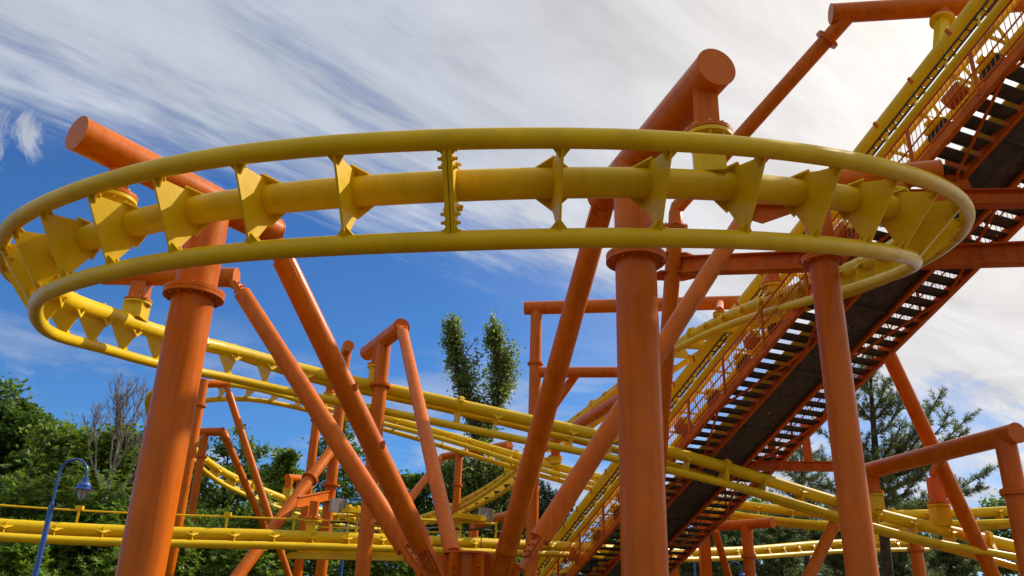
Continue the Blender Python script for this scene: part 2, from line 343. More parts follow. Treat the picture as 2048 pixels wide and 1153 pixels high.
# ------------------------------------------------------------------ supports
def cross_on(curve, p, q, near=None):
    """spine point of the curve that lies under the beam p-q in plan"""
    p2, q2 = V3(p)[:2], V3(q)[:2]; d = (q2 - p2) / np.linalg.norm(q2 - p2); nrm = V3((-d[1], d[0]))
    S = curve.S; dist = np.abs((S[:, :2] - p2) @ nrm)
    t = (S[:, :2] - p2) @ d; L_ = np.linalg.norm(q2 - p2)
    dist = dist + 5 * np.maximum(0, -.4 - t) + 5 * np.maximum(0, t - L_ - .4)
    if near is not None: dist = dist + .25 * np.linalg.norm(S - V3(near), axis=1)
    return S[int(dist.argmin())]
def hanger(root, spine, beam_z, r=.25, w=.17, rb=.2, split=.45):
    """box stub + bolted flange joining a beam above to a spine below; orange above, yellow below"""
    s = V3(spine); h = beam_z - s[2]; zf = s[2] + RS + (h - RS - rb) * split
    f = V3((s[0], s[1], zf)); up = V3((0, 0, 1))
    a = V3((w / 2, 0, 0)); b = V3((0, w / 2, 0))
    k = thing_dir.get(id(root), 0.)
    ca, sa = math.cos(k), math.sin(k); a = V3((ca, sa, 0)) * w / 2; b = V3((-sa, ca, 0)) * w / 2
    hu = MB(); top = V3((s[0], s[1], beam_z - rb * .55))
    hu.box((top + f) / 2 + up * .02, a, b, up * ((top - f)[2] / 2 - .02)); hu.tube(f + up * .006, f + up * .05, r, n=32)
    o = hu.build('hanger_stub', 'orange', root)
    lo = MB(); bot = s + up * RS * .6
    lo.box((bot + f) / 2 - up * .02, a * 1.25, b * 1.25, up * ((f - bot)[2] / 2 - .02)); lo.tube(f - up * .05, f - up * .006, r, n=32)
    for i in range(10):
        q = 2 * PI * i / 10 + .2; pq = f + V3((math.cos(q), math.sin(q), 0)) * (r - .04); lo.tube(pq - up * .085, pq + up * .085, .018, n=6)
    lo.build('hanger_clamp', 'yellow', root)
thing_dir = {}
def column(root, top, r, fz=None, fr=None, foot=0., name='column', m='orange', bolts=14):
    b = V3((top[0], top[1], foot)); c = MB(); c.tube(b, top, r, n=40); c.tube(b, b + V3((0, 0, .05)), r * 2, n=32)
    o = c.build(name, m, root)
    if fz is not None:
        MB().flange((top[0], top[1], fz), (0, 0, 1), fr or r * 1.42, .05 if r > .2 else .035, bolts=bolts, br=.02 if r > .2 else .014, ring=r * .2).build('flange', m, root)
    return o
def strut(root, p, q, r, name='strut', plate_a=True, plate_b=True, m='orange', seg=36, pl=.55):
    p, q = V3(p), V3(q); d = q - p; Ln = np.linalg.norm(d); d = d / Ln
    o = MB().tube(p + d * (.34 * plate_a), q - d * (.40 * plate_b), r, n=seg).build(name, m, root)
    _, a, b = frame(d)
    for pt, sg, use in ((p, 1, plate_a), (q, -1, plate_b)):
        if not use: continue
        k = MB(); c = pt + d * sg * .25
        k.box(c, d * .42, a * r * 1.04, b * .03); k.box(c - b * .05, d * .20, a * r * .9, b * .012); k.box(c + b * .05, d * .20, a * r * .9, b * .012)
        for i in (-.12, 0, .12):
            for j in (-.55, .55):
                k.tube(c + d * i + a * r * j - b * .10, c + d * i + a * r * j + b * .10, .022, n=6)
        k.build('splice_plate', m, o)
    return o
def pipe_beam(root, p, q, r, name='beam', m='orange'):
    p, q = V3(p), V3(q); d = (q - p) / np.linalg.norm(q - p)
    b = MB().tube(p, q, r, n=44); b.tube(p - d * .012, p + d * .004, r * 1.03, n=44); b.tube(q - d * .004, q + d * .012, r * 1.03, n=44)
    return b.build(name, m, root)
def H(v): return 1.6 + v
hub = atz(934, 1128, 12.6)
GRP = 'orange pipe frames holding up the track'
def frame_thing(loc, label): return thing('support_frame', (loc[0], loc[1], 0), label, 'support frame', GRP)
def along(p, q, px):   # point of segment p-q that projects at image column px
    p, q = V3(p), V3(q); best = None
    for t in np.linspace(-.3, 1.3, 321):
        x = p + (q - p) * t; c = (x - CAM) @ RM; xx = CX + FPX * c[0] / -c[2]
        if best is None or abs(xx - px) < best[0]: best = (abs(xx - px), t, x)
    return best[2]
def zat(px, py, xy):   # height of the point above xy seen at image row py
    best = None
    for z in np.linspace(-1, 22, 1151):
        c = (V3((xy[0], xy[1], z)) - CAM) @ RM; yy = CY - FPX * c[1] / -c[2]
        if best is None or abs(yy - py) < best[0]: best = (abs(yy - py), z)
    return best[1]

# A : left front frame
a0, a1 = ath(155, 267, H(5.0)), ath(548, 465, H(5.0)); ca = along(a0, a1, 424)
fa = frame_thing(ca, 'big orange frame at the left with round capped beam end pointing over the hoop')
column(fa, ca, .26, zat(380, 590, ca), .375); pipe_beam(fa, a0, a1, .215)
thing_dir[id(fa)] = .5; hanger(fa, cross_on(C1, a0, a1, atz(235, 430, 9.5)), a0[2], .26, .24)
strut(fa, a1 - V3((0, 0, .1)), atz(868, 1142, 12.1), .165)
MB().box(along(a0, a1, 402) + V3((-.02, -.205, .03)), (.05, .02, 0), (0, .02, 0), (0, 0, .02)).build('lifting_lug', 'orange', fa)
for t_, sd_ in ((.45, 1), (.62, 1)):
    q_ = a1 + (atz(868, 1142, 12.1) - a1) * t_; MB().box(q_ + V3((.15, -.09, 0)), (.02, .01, 0), (0, .02, 0), (0, 0, .05)).build('step_lug', 'orange', fa)
# A2 : frame behind it carrying the returning track
b0, b1 = ath(210, 550, H(6.0)), ath(472, 556, H(6.0)); cb = along(b0, b1, 398)
fb = frame_thing(cb, 'orange frame behind the big left column, clamping the sunlit returning track')
column(fb, cb, .17); pipe_beam(fb, b0, b1, .20)
hanger(fb, cross_on(C1, b0, b1, atz(262, 650, 15.4)), b0[2], .26, .30)
strut(fb, b1 - V3((0, 0, .1)), atz(838, 1138, 12.9), .165)
# B : right centre front frame
c0, c1 = ath(1432, 135, H(5.5)), ath(1205, 397, H(5.5)); cc_ = along(c0, c1, 1266)
fc = frame_thing(cc_, 'thick orange frame right of centre, beam end rising above the hoop against white cloud')
column(fc, cc_, .255, zat(1271, 518, cc_), .37); pipe_beam(fc, c0, c1, .225)
thing_dir[id(fc)] = -.2; hanger(fc, cross_on(C1, c0, c1, atz(1385, 340, 8.2)), c0[2], .27, .26)
strut(fc, c1 - V3((0, 0, .12)), atz(1000, 1150, 12.2), .16)
# B2 : far beam behind B
T2s = C2.S
def near_spine(curve, px, py):
    c = (curve.S - CAM) @ RM; xx = CX + FPX * c[:, 0] / -c[:, 2]; yy = CY - FPX * c[:, 1] / -c[:, 2]
    i = int(np.hypot(xx - px, yy - py).argmin()); return curve.S[i]
s2 = near_spine(C2, 1112, 938); z2 = zat(1100, 888, s2)
d0, d1 = ath(1078, 900, z2), ath(1300, 762, z2)
fd = frame_thing(d1, 'short thick orange beam behind the thick centre column, clamping the lower track')
pipe_beam(fd, d0, d1, .20); column(fd, d1 - V3((0, 0, .0)), .19); hanger(fd, s2, z2, .30, .36, split=.35)
# C : small frame left of centre
s3 = near_spine(C1, 737, 772); e0, e1 = ath(735, 706, H(6.45)), ath(803, 654, H(6.45))
z3 = H(6.45); e0 = e0; ce = along(e0, e1, 769)
fe = frame_thing(ce, 'slim orange frame left of centre with short sloping beam in front of open blue sky')
column(fe, ce, .18, zat(765, 772, ce), .27); pipe_beam(fe, e0, e1, .21)
hanger(fe, cross_on(C1, e0 + (e0 - e1) * .3, e1, atz(737, 765, 20)), z3, .26, .28)
strut(fe, e1, atz(905, 1108, 12.8), .135, plate_b=False)
# N : frame with capped pipe end behind the dark struts
n0 = ath(697, 692, H(8.7)); s4 = near_spine(C2, 655, 806); n1 = V3((s4[0], s4[1], n0[2])); n1 = n1 + (n1 - n0) * .06
fn = frame_thing(n0, 'orange frame seen end on behind the dark struts, with brace leaning down left')
pipe_beam(fn, n0, n1, .20); nc = n0 + (n1 - n0) * .12; column(fn, nc, .195)
hanger(fn, s4, n0[2], .26, .3)
for py in (972, 1003): MB().tube((nc[0], nc[1], zat(0, py, nc) - .03), (nc[0], nc[1], zat(0, py, nc) + .03), .32, n=32).build('collar', 'orange', fn)
br0 = V3((nc[0], nc[1], zat(0, 890, nc))); br1 = atz(455, 1180, 22.5)
bs = strut(fn, br0, br0 + (br1 - br0) * 1.5, .19, name='brace', plate_a=False, plate_b=False)
MB().flange(br0 + (br1 - br0) * .28, br1 - br0, .28, .04, bolts=14, br=.015, ring=.04).build('flange', 'orange', bs)
o1 = atd(632, 850, 31.); column(fn, V3((o1[0], o1[1], zat(0, 800, o1))), .165, zat(0, 842, o1), .23, name='rear_column')
ib0 = V3((nc[0], nc[1], zat(0, 990, nc))); ib1 = near_spine(C3, 612, 1077) + V3((-.3, .2, .95))
MB().ibeam(ib0, ib1, .14, .30).build('i_beam', 'orange', fn)
s5 = near_spine(C3, 618, 1078); hanger(fn, s5, s5[2] + 1.05, .25, .22, rb=.15, split=.4)
# D : right front frame
f0, f1 = ath(1878, 345, H(5.35)), ath(1610, 369, H(5.35)); cf = along(f0, f1, 1627)
ff = frame_thing(cf, 'orange column with flange under the right end of the hoop, carrying a pale pipe beam')
column(ff, V3((cf[0], cf[1], f0[2])), .172, zat(1628, 522, cf), .26); pipe_beam(ff, f0, f1, .16)
hanger(ff, cross_on(C1, f0, f1, atz(1795, 423, 10.6)), f0[2], .24, .24)
# G : level beam carrying the walkway, braced from the hub
g0 = atz(1506, 402, 16.4); g1 = ath(1960, 398, g0[2]); g1 = g0 + (g1 - g0) * 1.3
fg = frame_thing(g1, 'red orange girder behind the hoop, tied to the hub by a long diagonal brace')
MB().ibeam(g0, g1, .28, .32).build('beam', 'red', fg)
strut(fg, g0 + V3((-.05, 0, -.15)), atz(1052, 1122, 12.5), .17, name='brace')
MB().prism([(0, -.16), (1.1, -.16), (.15, -.52), (-.12, -.42)], g0, (g1 - g0) / np.linalg.norm(g1 - g0), (0, 0, 1), V3((0, .02, 0))).build('gusset', 'red', fg)
column(fg, V3((g1[0], g1[1], g0[2])) , .2)
# E : tall leaning mast and top beam for the lift
h0 = atz(1662, 28, 19.2); h1 = ath(2010, 6, h0[2]); h1 = h0 + (h1 - h0) * 1.4
fe2 = frame_thing(atz(1330, 1200, 20.5), 'leaning orange mast reaching the top right corner, bent at a flange above the hoop')
pipe_beam(fe2, h0, h1, .235)
el = atz(1352, 418, 20.6); tp = along(h0, h1, 1702)
MB().path([tp, tp + (el - tp) * .5, tp + (el - tp) * .995, el + V3((-.01, 0, -.14)), el + V3((-.03, 0, -.5))], .185, n=32).build('upper_mast', 'orange', fe2, angle=60)
k1 = tp + (el - tp) * .13; MB().flange(k1, el - tp, .29, .05, bolts=0).build('flange', 'orange', fe2)
lowp = atz(1296, 1230, 21.0); e5 = el + V3((-.03, 0, -.5))
MB().tube(e5, e5 + (lowp - e5) * 1.15, .20, n=36).build('lower_mast', 'orange', fe2)
MB().flange(e5, e5 - lowp, .31, .05, bolts=12, ring=.05).build('flange', 'orange', fe2)
i0 = atz(1342, 533, 20.6); i1 = atz(2060, 508, 16.1)
MB().ibeam(i0, i0 + (i1 - i0) * 1.25, .34, .44, .03).build('cross_beam', 'red', fe2)
for py in (515, 552):
    q = atz(1343, py, 20.6); MB().prism([(-.34, -.3), (.34, -.3), (.75, 0), (.34, .3), (-.34, .3), (-.5, 0)], q, (1, 0, 0), (0, 1, 0), (0, 0, .02)).build('collar', 'red', fe2)
s6 = near_spine(C1, 1552, 594); hanger(fe2, s6, i0[2] , .30, .30, rb=.22, split=.5)
# right leg of the lift
rl0 = atz(1768, 690, 21.3); rl1 = atz(1985, 1150, 21.0)
fr = frame_thing(rl1, 'long orange leg leaning from under the walkway down to the right edge')
strut(fr, rl0, rl0 + (rl1 - rl0) * 1.25, .19, name='leg', plate_a=False, plate_b=False)
# F : right edge frame
sA, sB = near_spine(C1, 1755, 1035), near_spine(C1, 1893, 1068)
pA = V3((sA[0], sA[1], zat(0, 968, sA))); pB = V3((sB[0], sB[1], zat(0, 922, sB))); pz_ = (pA[2] + pB[2]) / 2; pA[2] = pB[2] = pz_
p0 = along(pA, pB, 1700); p1 = pA + (pB - pA) * 1.0
dAB = (pB - pA) / np.linalg.norm(pB - pA); p1 = ath(2034, 866, pz_); p0 = pA - (p1 - pA) / np.linalg.norm(p1 - pA) * .8; cp = along(p0, p1, 2008)
fp = frame_thing(cp, 'orange frame at the right edge, thick sloping pipe beam over the low tracks')
pipe_beam(fp, p0, p1, .215); column(fp, V3((cp[0], cp[1], p0[2])), .215, zat(0, 985, cp), .30)
hanger(fp, sA, pz_, .29, .32)
qB = along(p0, p1, 1890); hanger(fp, V3((sB[0], sB[1], sB[2])), pz_, .29, .32)
MB().tube(qB, V3((sB[0], sB[1], pz_)), .12).build('bracket', 'orange', fp)
# L : slim column and raking strut left
l0 = atd(407, 760, 29.6)
fl = frame_thing(l0, 'slim orange column with small flange rising to the loop back behind the big left column')
column(fl, l0, .18, zat(0, 812, l0), .25)
strut(fl, atd(452, 770, 30.2), atd(452, 770, 30.2) + (atz(577, 1153, 27.5) - atd(452, 770, 30.2)) * 1.2, .13, name='raking_strut', plate_b=False)
MB().tube(l0 - V3((.3, 0, .15)), atd(458, 768, 30.2), .13).build('beam', 'orange', fl)
# K : small frame
kz = zat(0, 865, atd(410, 880, 33.)); q0, q1 = ath(345, 865, kz), ath(446, 864, kz); kc = along(q0, q1, 411)
fk = frame_thing(kc, 'small distant orange goalpost frame with elbow and slanted leg among the shrubs at left')
MB().path([q0, q1 - (q1 - q0) * .05, q1 + V3((0, 0, -.02)), q1 + (atz(507, 1005, 31.) - q1) * .1], .16, n=28).build('beam', 'orange', fk, angle=60)
column(fk, V3((kc[0], kc[1], kz)), .15, zat(0, 913, kc), .22)
kq = q1 + (atz(507, 1005, 31.) - q1) * 1.6
strut(fk, q1, kq, .135, name='leg', plate_b=False); hanger(fk, near_spine(C2, 374, 900), kz, .24, .28, rb=.15)
# J
js = near_spine(C2, 571, 1001); jz = js[2] + 1.0
j1 = ath(600, 957, jz + .15); fj = frame_thing(j1, 'tiny far orange bracket post above the shrubs where the low track levels out')
pipe_beam(fj, V3((js[0] - .1, js[1], jz)), j1, .15); column(fj, V3((j1[0], j1[1], jz)), .14, zat(0, 1020, j1), .2); hanger(fj, js, jz, .24, .28, rb=.14)
# I : rear goalpost
iz = zat(0, 617, atz(1072, 620, 28.)); r0 = atz(1050, 617, 28.); r1 = ath(1530, 604, r0[2]); ic = along(r0, r1, 1073)
fi = frame_thing(ic, 'tall square-shouldered orange frame behind the centre, two level beams one above the other')
pipe_beam(fi, r0, r1, .235); column(fi, V3((ic[0], ic[1], r0[2])), .20, zat(0, 728, ic), .27)
l2 = zat(0, 745, ic); r2 = ath(1264, 745, l2)
MB().tube(V3((ic[0], ic[1], l2)), r2, .18, n=32).build('lower_beam', 'orange', fi)
MB().tube(ath(1150, 752, l2), V3((ic[0], ic[1], zat(0, 868, ic))), .15, n=32).build('knee_brace', 'orange', fi)
sI = near_spine(C1, 1218, 793); MB().tube(V3((sI[0], sI[1], l2)), r2, .1).build('bracket', 'orange', fi); hanger(fi, sI, l2, .26, .28)
sJ = near_spine(C1, 1441, 645); jz_ = zat(0, 622, sJ); hanger(fi, V3(sJ), jz_, .20, .2, rb=.1, split=.4)
bq = along(r0, r1, 1441); MB().tube(V3((sJ[0], sJ[1], jz_)), bq, .12).build('bracket', 'orange', fi)
# P
ps = near_spine(C1, 1017, 950); pz = ps[2] + 1.35; w0 = ath(886, 914, pz); w1 = V3((ps[0], ps[1], pz)); pc = along(w0, w1, 918)
fq = frame_thing(pc, 'far orange frame in front of the poplar, short level beam and bent brace')
MB().path([w1 + (w1 - w0) * .01, w0 + (w1 - w0) * .06, w0, w0 + (atz(822, 995, 38.) - w0) * .15], .20, n=28).build('beam', 'orange', fq, angle=60)
column(fq, V3((pc[0], pc[1], pz)), .19, zat(0, 971, pc), .27)
MB().tube(w0, w0 + (atz(822, 995, 38.) - w0) * 2., .19, n=28).build('brace', 'orange', fq); hanger(fq, ps, pz, .3, .34)
# Q : low far beam and post
w0 = atz(948, 1047, 34.); w1 = atz(1062, 1019, 31.); w1[2] = w0[2] + .25
fq = frame_thing(w0, 'low far orange elbow pipe behind the yellow walkway boxes')
MB().path([w0 + V3((0, 0, -2.5)), w0 + V3((0, 0, -.25)), w0 + V3((.05, 0, -.05)), w0 + V3((.2, 0, 0)), w1], .2, n=28).build('beam', 'orange', fq, angle=60)
# H, R, T and other low posts on the right
hc = atz(1830, 1086, 30.)
fh = frame_thing(hc, 'stubby orange post with collar under the crossing tracks at lower right')
column(fh, hc, .22, zat(0, 1100, hc), .32)
s7 = near_spine(C3, 1749, 1087); hz = s7[2] + 1.0
fh2 = frame_thing(s7, 'small hidden bracket with yellow clamp on the low track at lower right')
pipe_beam(fh2, V3((s7[0] - .6, s7[1], hz)), V3((s7[0] + 1.8, s7[1] + .3, hz)), .15); hanger(fh2, s7, hz, .3, .34, rb=.15)
rz = atz(1480, 1050, 26.5); ra, rb_ = ath(1418, 1054, rz[2]), ath(1545, 1046, rz[2])
frr = frame_thing(rz, 'low bright orange pipe frame with collared post left of the front right column')
pipe_beam(frr, ra, rb_, .16); rc = along(ra, rb_, 1493); column(frr, V3((rc[0], rc[1], rz[2])), .18, zat(0, 1114, rc), .25)
MB().tube(ath(1430, 1062, rz[2] - .2), atz(1462, 1170, 26.5), .12).build('brace', 'orange', frr)
tq = frame_thing(atz(1640, 1110, 21.), 'short orange raking brace low beside the front right column')
strut(tq, atz(1668, 1050, 21.), atz(1600, 1190, 20.), .15, name='brace', plate_a=False, plate_b=False)
# hub
hb = thing('strut_hub', (hub[0], hub[1], 0), 'orange hub at bottom centre where the long raking struts meet', 'strut hub')
ztop = zat(0, 1108, hub); hc_ = V3((hub[0], hub[1], 0))
MB().tube(hc_, V3((hub[0], hub[1], ztop)), .30, n=40).build('hub_post', 'orange', hb)
MB().tube(V3((hub[0], hub[1], ztop)), V3((hub[0], hub[1], ztop + .03)), .38, n=40).build('cap_plate', 'orange', hb)
for an, ln in ((PI - .25, .85), (-.25, .85), (-PI * .62, .62), (-PI * .36, .62), (PI * .55, .6)):
    dx = V3((math.cos(an), math.sin(an), 0)); nn = V3((-math.sin(an), math.cos(an), 0))
    w_ = MB().prism([(.2, -.9), (ln, -.55), (ln, -.15), (.62, -.02), (.2, -.02)], V3((hub[0], hub[1], ztop)), dx, (0, 0, 1), nn * .016)
    for i in range(4): w_.tube(V3((hub[0], hub[1], ztop - .2 - .12 * i)) + dx * (ln - .1) - nn * .06, V3((hub[0], hub[1], ztop - .2 - .12 * i)) + dx * (ln - .1) + nn * .06, .022, n=6)
    w_.build('gusset', 'orange', hb)

# ------------------------------------------------------------------ low-track fittings
def c3at(px, dz, dn=0.):
    s_ = near_spine(C3, px, 1085); return V3(s_) + V3((-.55, .83, 0)) * dn + V3((0, 0, dz))
pts = [c3at(px, .46) for px in range(-10, 760, 22)]
MB().path(pts, .022, n=8).build('conduit', 'yellow', R3)
for px in (150, 300, 448, 590, 690):
    q = c3at(px, .10); MB().bar(q, q + V3((0, 0, .38)), .05, .05).box(q + V3((0, 0, .42)), (.09, 0, 0), (0, .05, 0), (0, 0, .05)).build('conduit_bracket', 'yellow', R3)
pts = [c3at(px, .62) for px in range(665, 1010, 15)]; MB().path(pts, .035, n=8).build('side_pipe', 'yellow', R3)
pts = [c3at(px, .40 - .03 * math.sin(px * .09)) for px in range(665, 1010, 10)]; MB().path(pts, .03, n=8).build('cable_bundle', 'cable', R3)
pts = [c3at(px, .27) for px in range(640, 900, 15)]; MB().path(pts, .02, n=8).build('side_pipe', 'yellow', R3)
for px in (706, 768, 925, 985):
    q = c3at(px, .14); MB().bar(q, q + V3((0, 0, .55)), .07, .07).build('post', 'yellow', R3)
for px, ln in ((702, .42), (930, .60)):
    q = c3at(px, .74); dx = V3((.75, .66, 0)) ; b_ = MB().box(q, dx * ln, V3((-.3, .34, 0)) * .5, (0, 0, .05)).box(q + V3((0, 0, .08)), dx * ln * .8, V3((-.2, .22, 0)) * .5, (0, 0, .04))
    for t in (-.7, 0, .7): b_.box(q + dx * ln * t + V3((0, 0, .12)), (.03, 0, 0), (0, .2, 0), (0, 0, .05))
    b_.build('drive_unit', 'yellow', R3)
for px in (674, 982):
    q = c3at(px, .92, .3); MB().box(q, (.17, .15, 0), (-.05, .06, 0), (0, 0, .2)).box(q + V3((.19, .13, 0)), (.02, .01, 0), (-.06, .07, 0), (0, 0, .21)).build('equipment_box', 'grey', R3)
pts = [c3at(955, .6) + V3((0, -.3, 0)), c3at(960, .2) + V3((0, -.45, 0)), c3at(957, -.2) + V3((0, -.4, 0)), c3at(952, -.5) + V3((0, -.2, 0))]
MB().path(pts, .018, n=6).build('hanging_cable', 'cable', R3)
q0 = c3at(588, -.52); q1 = c3at(820, -.52)
MB().bar(q0, q1, .55, .16).build('brake_tray', 'yellow', R3)
MB().bar(c3at(595, -.40), c3at(1010, -.40), .12, .10).build('brake_rail', 'yellow', R3)

# ------------------------------------------------------------------ lift hill
hd = V3((.374, -.928, 0)); hd /= np.linalg.norm(hd); sa_ = math.radians(25.4)
LD = hd * math.cos(sa_) + V3((0, 0, math.sin(sa_))); LW = V3((-hd[1], hd[0], 0)); LN = np.cross(LW, LD); LN *= np.sign(LN[2])
LP = atz(1440, 670, 24.0)
def lp(t, a=0., b=0.): return LP + LD * t + LW * a + LN * b
TA, TB = -17.0, 16.5
WB = -3.30; WW = 1.72; MW = .66
lr = thing('lift_track', (*lp(TA)[:2], 0), 'steep yellow lift hill track with black roller brackets climbing to the top right corner', 'lift track')
MB().tube(lp(TA), lp(TB), .22, n=32).build('spine', 'yellow', lr)
for s_ in (-1, 1):
    MB().tube(lp(TA, s_ * .46, -1.0), lp(TB, s_ * .46, -1.0), .10, n=24).build('rail', 'yellow', lr)
MB().box(lp((TA + TB) / 2, -.26, -1.04), LD * (TB - TA) / 2, LW * .02, LN * .06).build('chain_trough', 'yellow', lr)
ch = MB()
t = TA
while t < TB:
    ch.box(lp(t, -.32, -.55), LD * .012, LW * .10, LN * .02); t += .24
for a_ in (-.41, -.23): ch.box(lp((TA + TB) / 2, a_, -.55), LD * (TB - TA) / 2, LW * .018, LN * .02)
ch.build('chain', 'chain', lr)
t = TA + .5; k = 0
while t < TB:
    MB().bar(lp(t, -.46, -1.0), lp(t + .25, -.08, -.1), .05, .05).bar(lp(t, .46, -1.0), lp(t + .25, .08, -.1), .05, .05).bar(lp(t, -.46, -1.05), lp(t, .46, -1.05), .06, .06).build('cross_tie', 'yellow', lr)
    t += 1.0
t = TA + 1.0
while t < TB:
    b_ = MB(); 
    for a_ in (-.02, .26):
        b_.tube(lp(t + a_, .02, -1.42), lp(t + a_, .22, -1.42), .17, n=20)
        b_.tube(lp(t + a_, .30, -1.38), lp(t + a_, .44, -1.38), .14, n=20)
    o_ = b_.build('roller_pair', 'black', lr)
    MB().box(lp(t + .13, .16, -1.24), LD * .26, LW * .22, LN * .035).box(lp(t + .13, .16, -1.15), LD * .10, LW * .30, LN * .05).build('roller_bracket', 'yellow', o_)
    t += 1.62
for t in np.arange(TA + .8, TB, 1.25):
    MB().box(lp(t, -.20, .02), LD * .04, LW * .03, LN * .10).build('cable_clip', 'red', lr)
# walkway each side of a dark catch panel
pn = thing('mesh_panel', (*lp(TA, 0, WB)[:2], 0), 'dark mesh catch panel running up between the two flights under the lift track', 'mesh panel')
for i, t in enumerate(np.arange(TA, TB, 2.4)):
    MB().box(lp(t + 1.19, 0, WB + .03), LD * 1.185, LW * (MW - .03), LN * .015).build('panel', 'mesh', pn)
    MB().box(lp(t + .005, 0, WB - .02), LD * .03, LW * (MW - .04), LN * .03).build('cross_bar', 'mesh', pn)
TP = .365
def stair(sgn, label):
    st = thing('stairway', (*lp(TA, sgn * WW, WB)[:2], 0), label, 'stairway', 'flights of the lift hill stairs')
    inn, outr = MW, WW
    for a_, nm in ((inn, 'stringer'), (outr, 'stringer')):
        a_ = a_ * sgn
        MB().box(lp((TA + TB) / 2, a_, WB), LD * (TB - TA) / 2, LW * .02, LN * .10).box(lp((TA + TB) / 2, a_ - .03 * np.sign(a_), WB - .095), LD * (TB - TA) / 2, LW * .05, LN * .012).build(nm, 'red', st)
    n = 0; t = TA + .2
    while t < TB and n < 94:
        c = lp(t, sgn * (inn + outr) / 2, WB + .04); hw = (outr - inn) / 2 - .035
        MB().box(c, hd * .14, LW * hw, V3((0, 0, .022))).box(c - hd * .14 + V3((0, 0, -.02)), hd * .008, LW * hw, V3((0, 0, .035))).build('tread', 'mesh', st)
        t += TP; n += 1
    # zig-zag bracing under the flight
    t = TA; k = 0; bz = MB()
    while t + 2.5 < TB:
        p_, q_ = (inn + .04, outr - .05) if k % 2 == 0 else (outr - .05, inn + .04)
        bz.bar(lp(t, sgn * p_, WB - .10), lp(t + 2.5, sgn * q_, WB - .10), .045, .05); t += 2.5; k += 1
    bz.build('under_bracing', 'red', st)
    # railing
    for nm, edge in (('railing', outr + .02),):
        rl = MB(); a_ = sgn * edge; up = V3((0, 0, 1))
        rl.tube(lp(TA, a_, WB) + up * .98, lp(TB, a_, WB) + up * .98, .024, n=8); rl.tube(lp(TA, a_, WB) + up * .62, lp(TB, a_, WB) + up * .50, .018, n=8)
        rl.tube(lp(TA, a_, WB) + up * .17, lp(TB, a_, WB) + up * .17, .022, n=8)
        for t in np.arange(TA, TB, 1.8): rl.bar(lp(t, a_, WB), lp(t, a_, WB) + up * .98, .06, .05, up=tuple(LW))
        rl.build(nm, 'red', st)
        bl = MB()
        for t in np.arange(TA, TB, .115): bl.tube(lp(t, a_, WB) + up * .2, lp(t, a_, WB) + up * .98, .008, n=6, cap=False)
        bl.build('balusters', 'orange', st)
    # wide yellow inner kick channel
    ct = MB().box(lp((TA + TB) / 2, -.02 if sgn < 0 else inn + .85, WB + .75), LD * (TB - TA) / 2, LW * .27, LN * .02)
    for t in np.arange(TA + .5, TB, 3.4): ct.bar(lp(t, -.02 if sgn < 0 else inn + .85, WB), lp(t, -.02 if sgn < 0 else inn + .85, WB + .75), .04, .04, up=tuple(LW))
    ct.build('cable_tray', 'yellow', st)
    if sgn < 0:
        for t in np.arange(TA + 1.2, TB, 3.6):
            bx = MB().box(lp(t, -edge + .1, WB) + V3((0, 0, .62)), LD * .22, LW * .09, LN * .14).build('light_box', 'orange', st)
            MB().box(lp(t + .23, -edge + .1, WB) + V3((0, 0, .62)), LD * .03, LW * .08, LN * .12).build('box_lens', 'yellow', bx)
    else:
        rl = MB()
        rl.tube(lp(TA, outr + .24, WB + .05), lp(TB, outr + .24, WB + .05), .018, n=8)
        for t in np.arange(TA, TB, 1.8): rl.bar(lp(t, outr, WB - .1), lp(t, outr + .24, WB + .05), .03, .03)
        rl.build('outer_line', 'grey', st)
    return st
stair(-1, 'steel flight nearest the yellow lift track, dark treads with white gaps and railing in front')
stair(1, 'outer right steel flight beyond the dark panel, edged against open sky')
# gusset from G beam up to the walkway
MB().prism([(-.25, 0), (.35, 0), (.12, .95), (-.05, .95)], along(g0, g1, 1915) + V3((0, 0, .16)), (1, 0, 0), (0, 0, 1), (0, .02, 0)).build('walkway_bracket', 'red', fg)
# top hanger of the lift
hp = along(h0, h1, 1887); sp9 = None
ts = np.linspace(0, 17, 300); P_ = np.array([lp(t) for t in ts]); i_ = int(np.linalg.norm(P_[:, :2] - hp[:2], axis=1).argmin()); sp9 = P_[i_]
dd_ = sp9 - hp; Ld = np.linalg.norm(dd_); dd_ = dd_ / Ld; fpt = hp + dd_ * .48
MB().tube(hp, fpt - dd_ * .03, .15, n=28).tube(fpt - dd_ * .05, fpt - dd_ * .005, .27, n=32).build('hanger_stub', 'orange', fe2)
MB().tube(fpt + dd_ * .005, fpt + dd_ * .05, .27, n=32).path([fpt, sp9], .17, n=6).build('hanger_clamp', 'yellow', fe2)
# lower bent under the walkway
def prx(p): c = (V3(p) - CAM) @ RM; return CX + FPX * c[0] / -c[2]
def tfind(px, a): return min(np.linspace(TA, TB, 600), key=lambda t: abs(prx(lp(t, a, WB)) - px))
u0 = atz(1425, 931, 23.2); u1 = ath(1692, 934, u0[2])
fu = frame_thing(u0, 'level red orange girder with short posts propping the walkway behind the front right column')
MB().ibeam(u0, u1, .22, .26).build('girder', 'red', fu)
for px, ty in ((1440, 862), (1546, 858), (1617, 842)):
    q = along(u0, u1, px); MB().bar(q + V3((0, 0, .13)), V3((q[0], q[1], zat(0, ty, q))), .19, .15, up=(0, 1, 0)).build('prop', 'red', fu)
qd = along(u0, u1, 1677); column(fu, V3((qd[0], qd[1], u1[2] - .13)), .12)
pc = atz(1401, 955, 29.); fw_ = frame_thing(pc, 'square orange post rising behind the crossing tracks to the foot of the mesh panel')
MB().bar(V3((pc[0], pc[1], 0)), pc + V3((0, 0, .6)), .36, .36, up=(0, 1, 0)).build('post', 'orange', fw_)
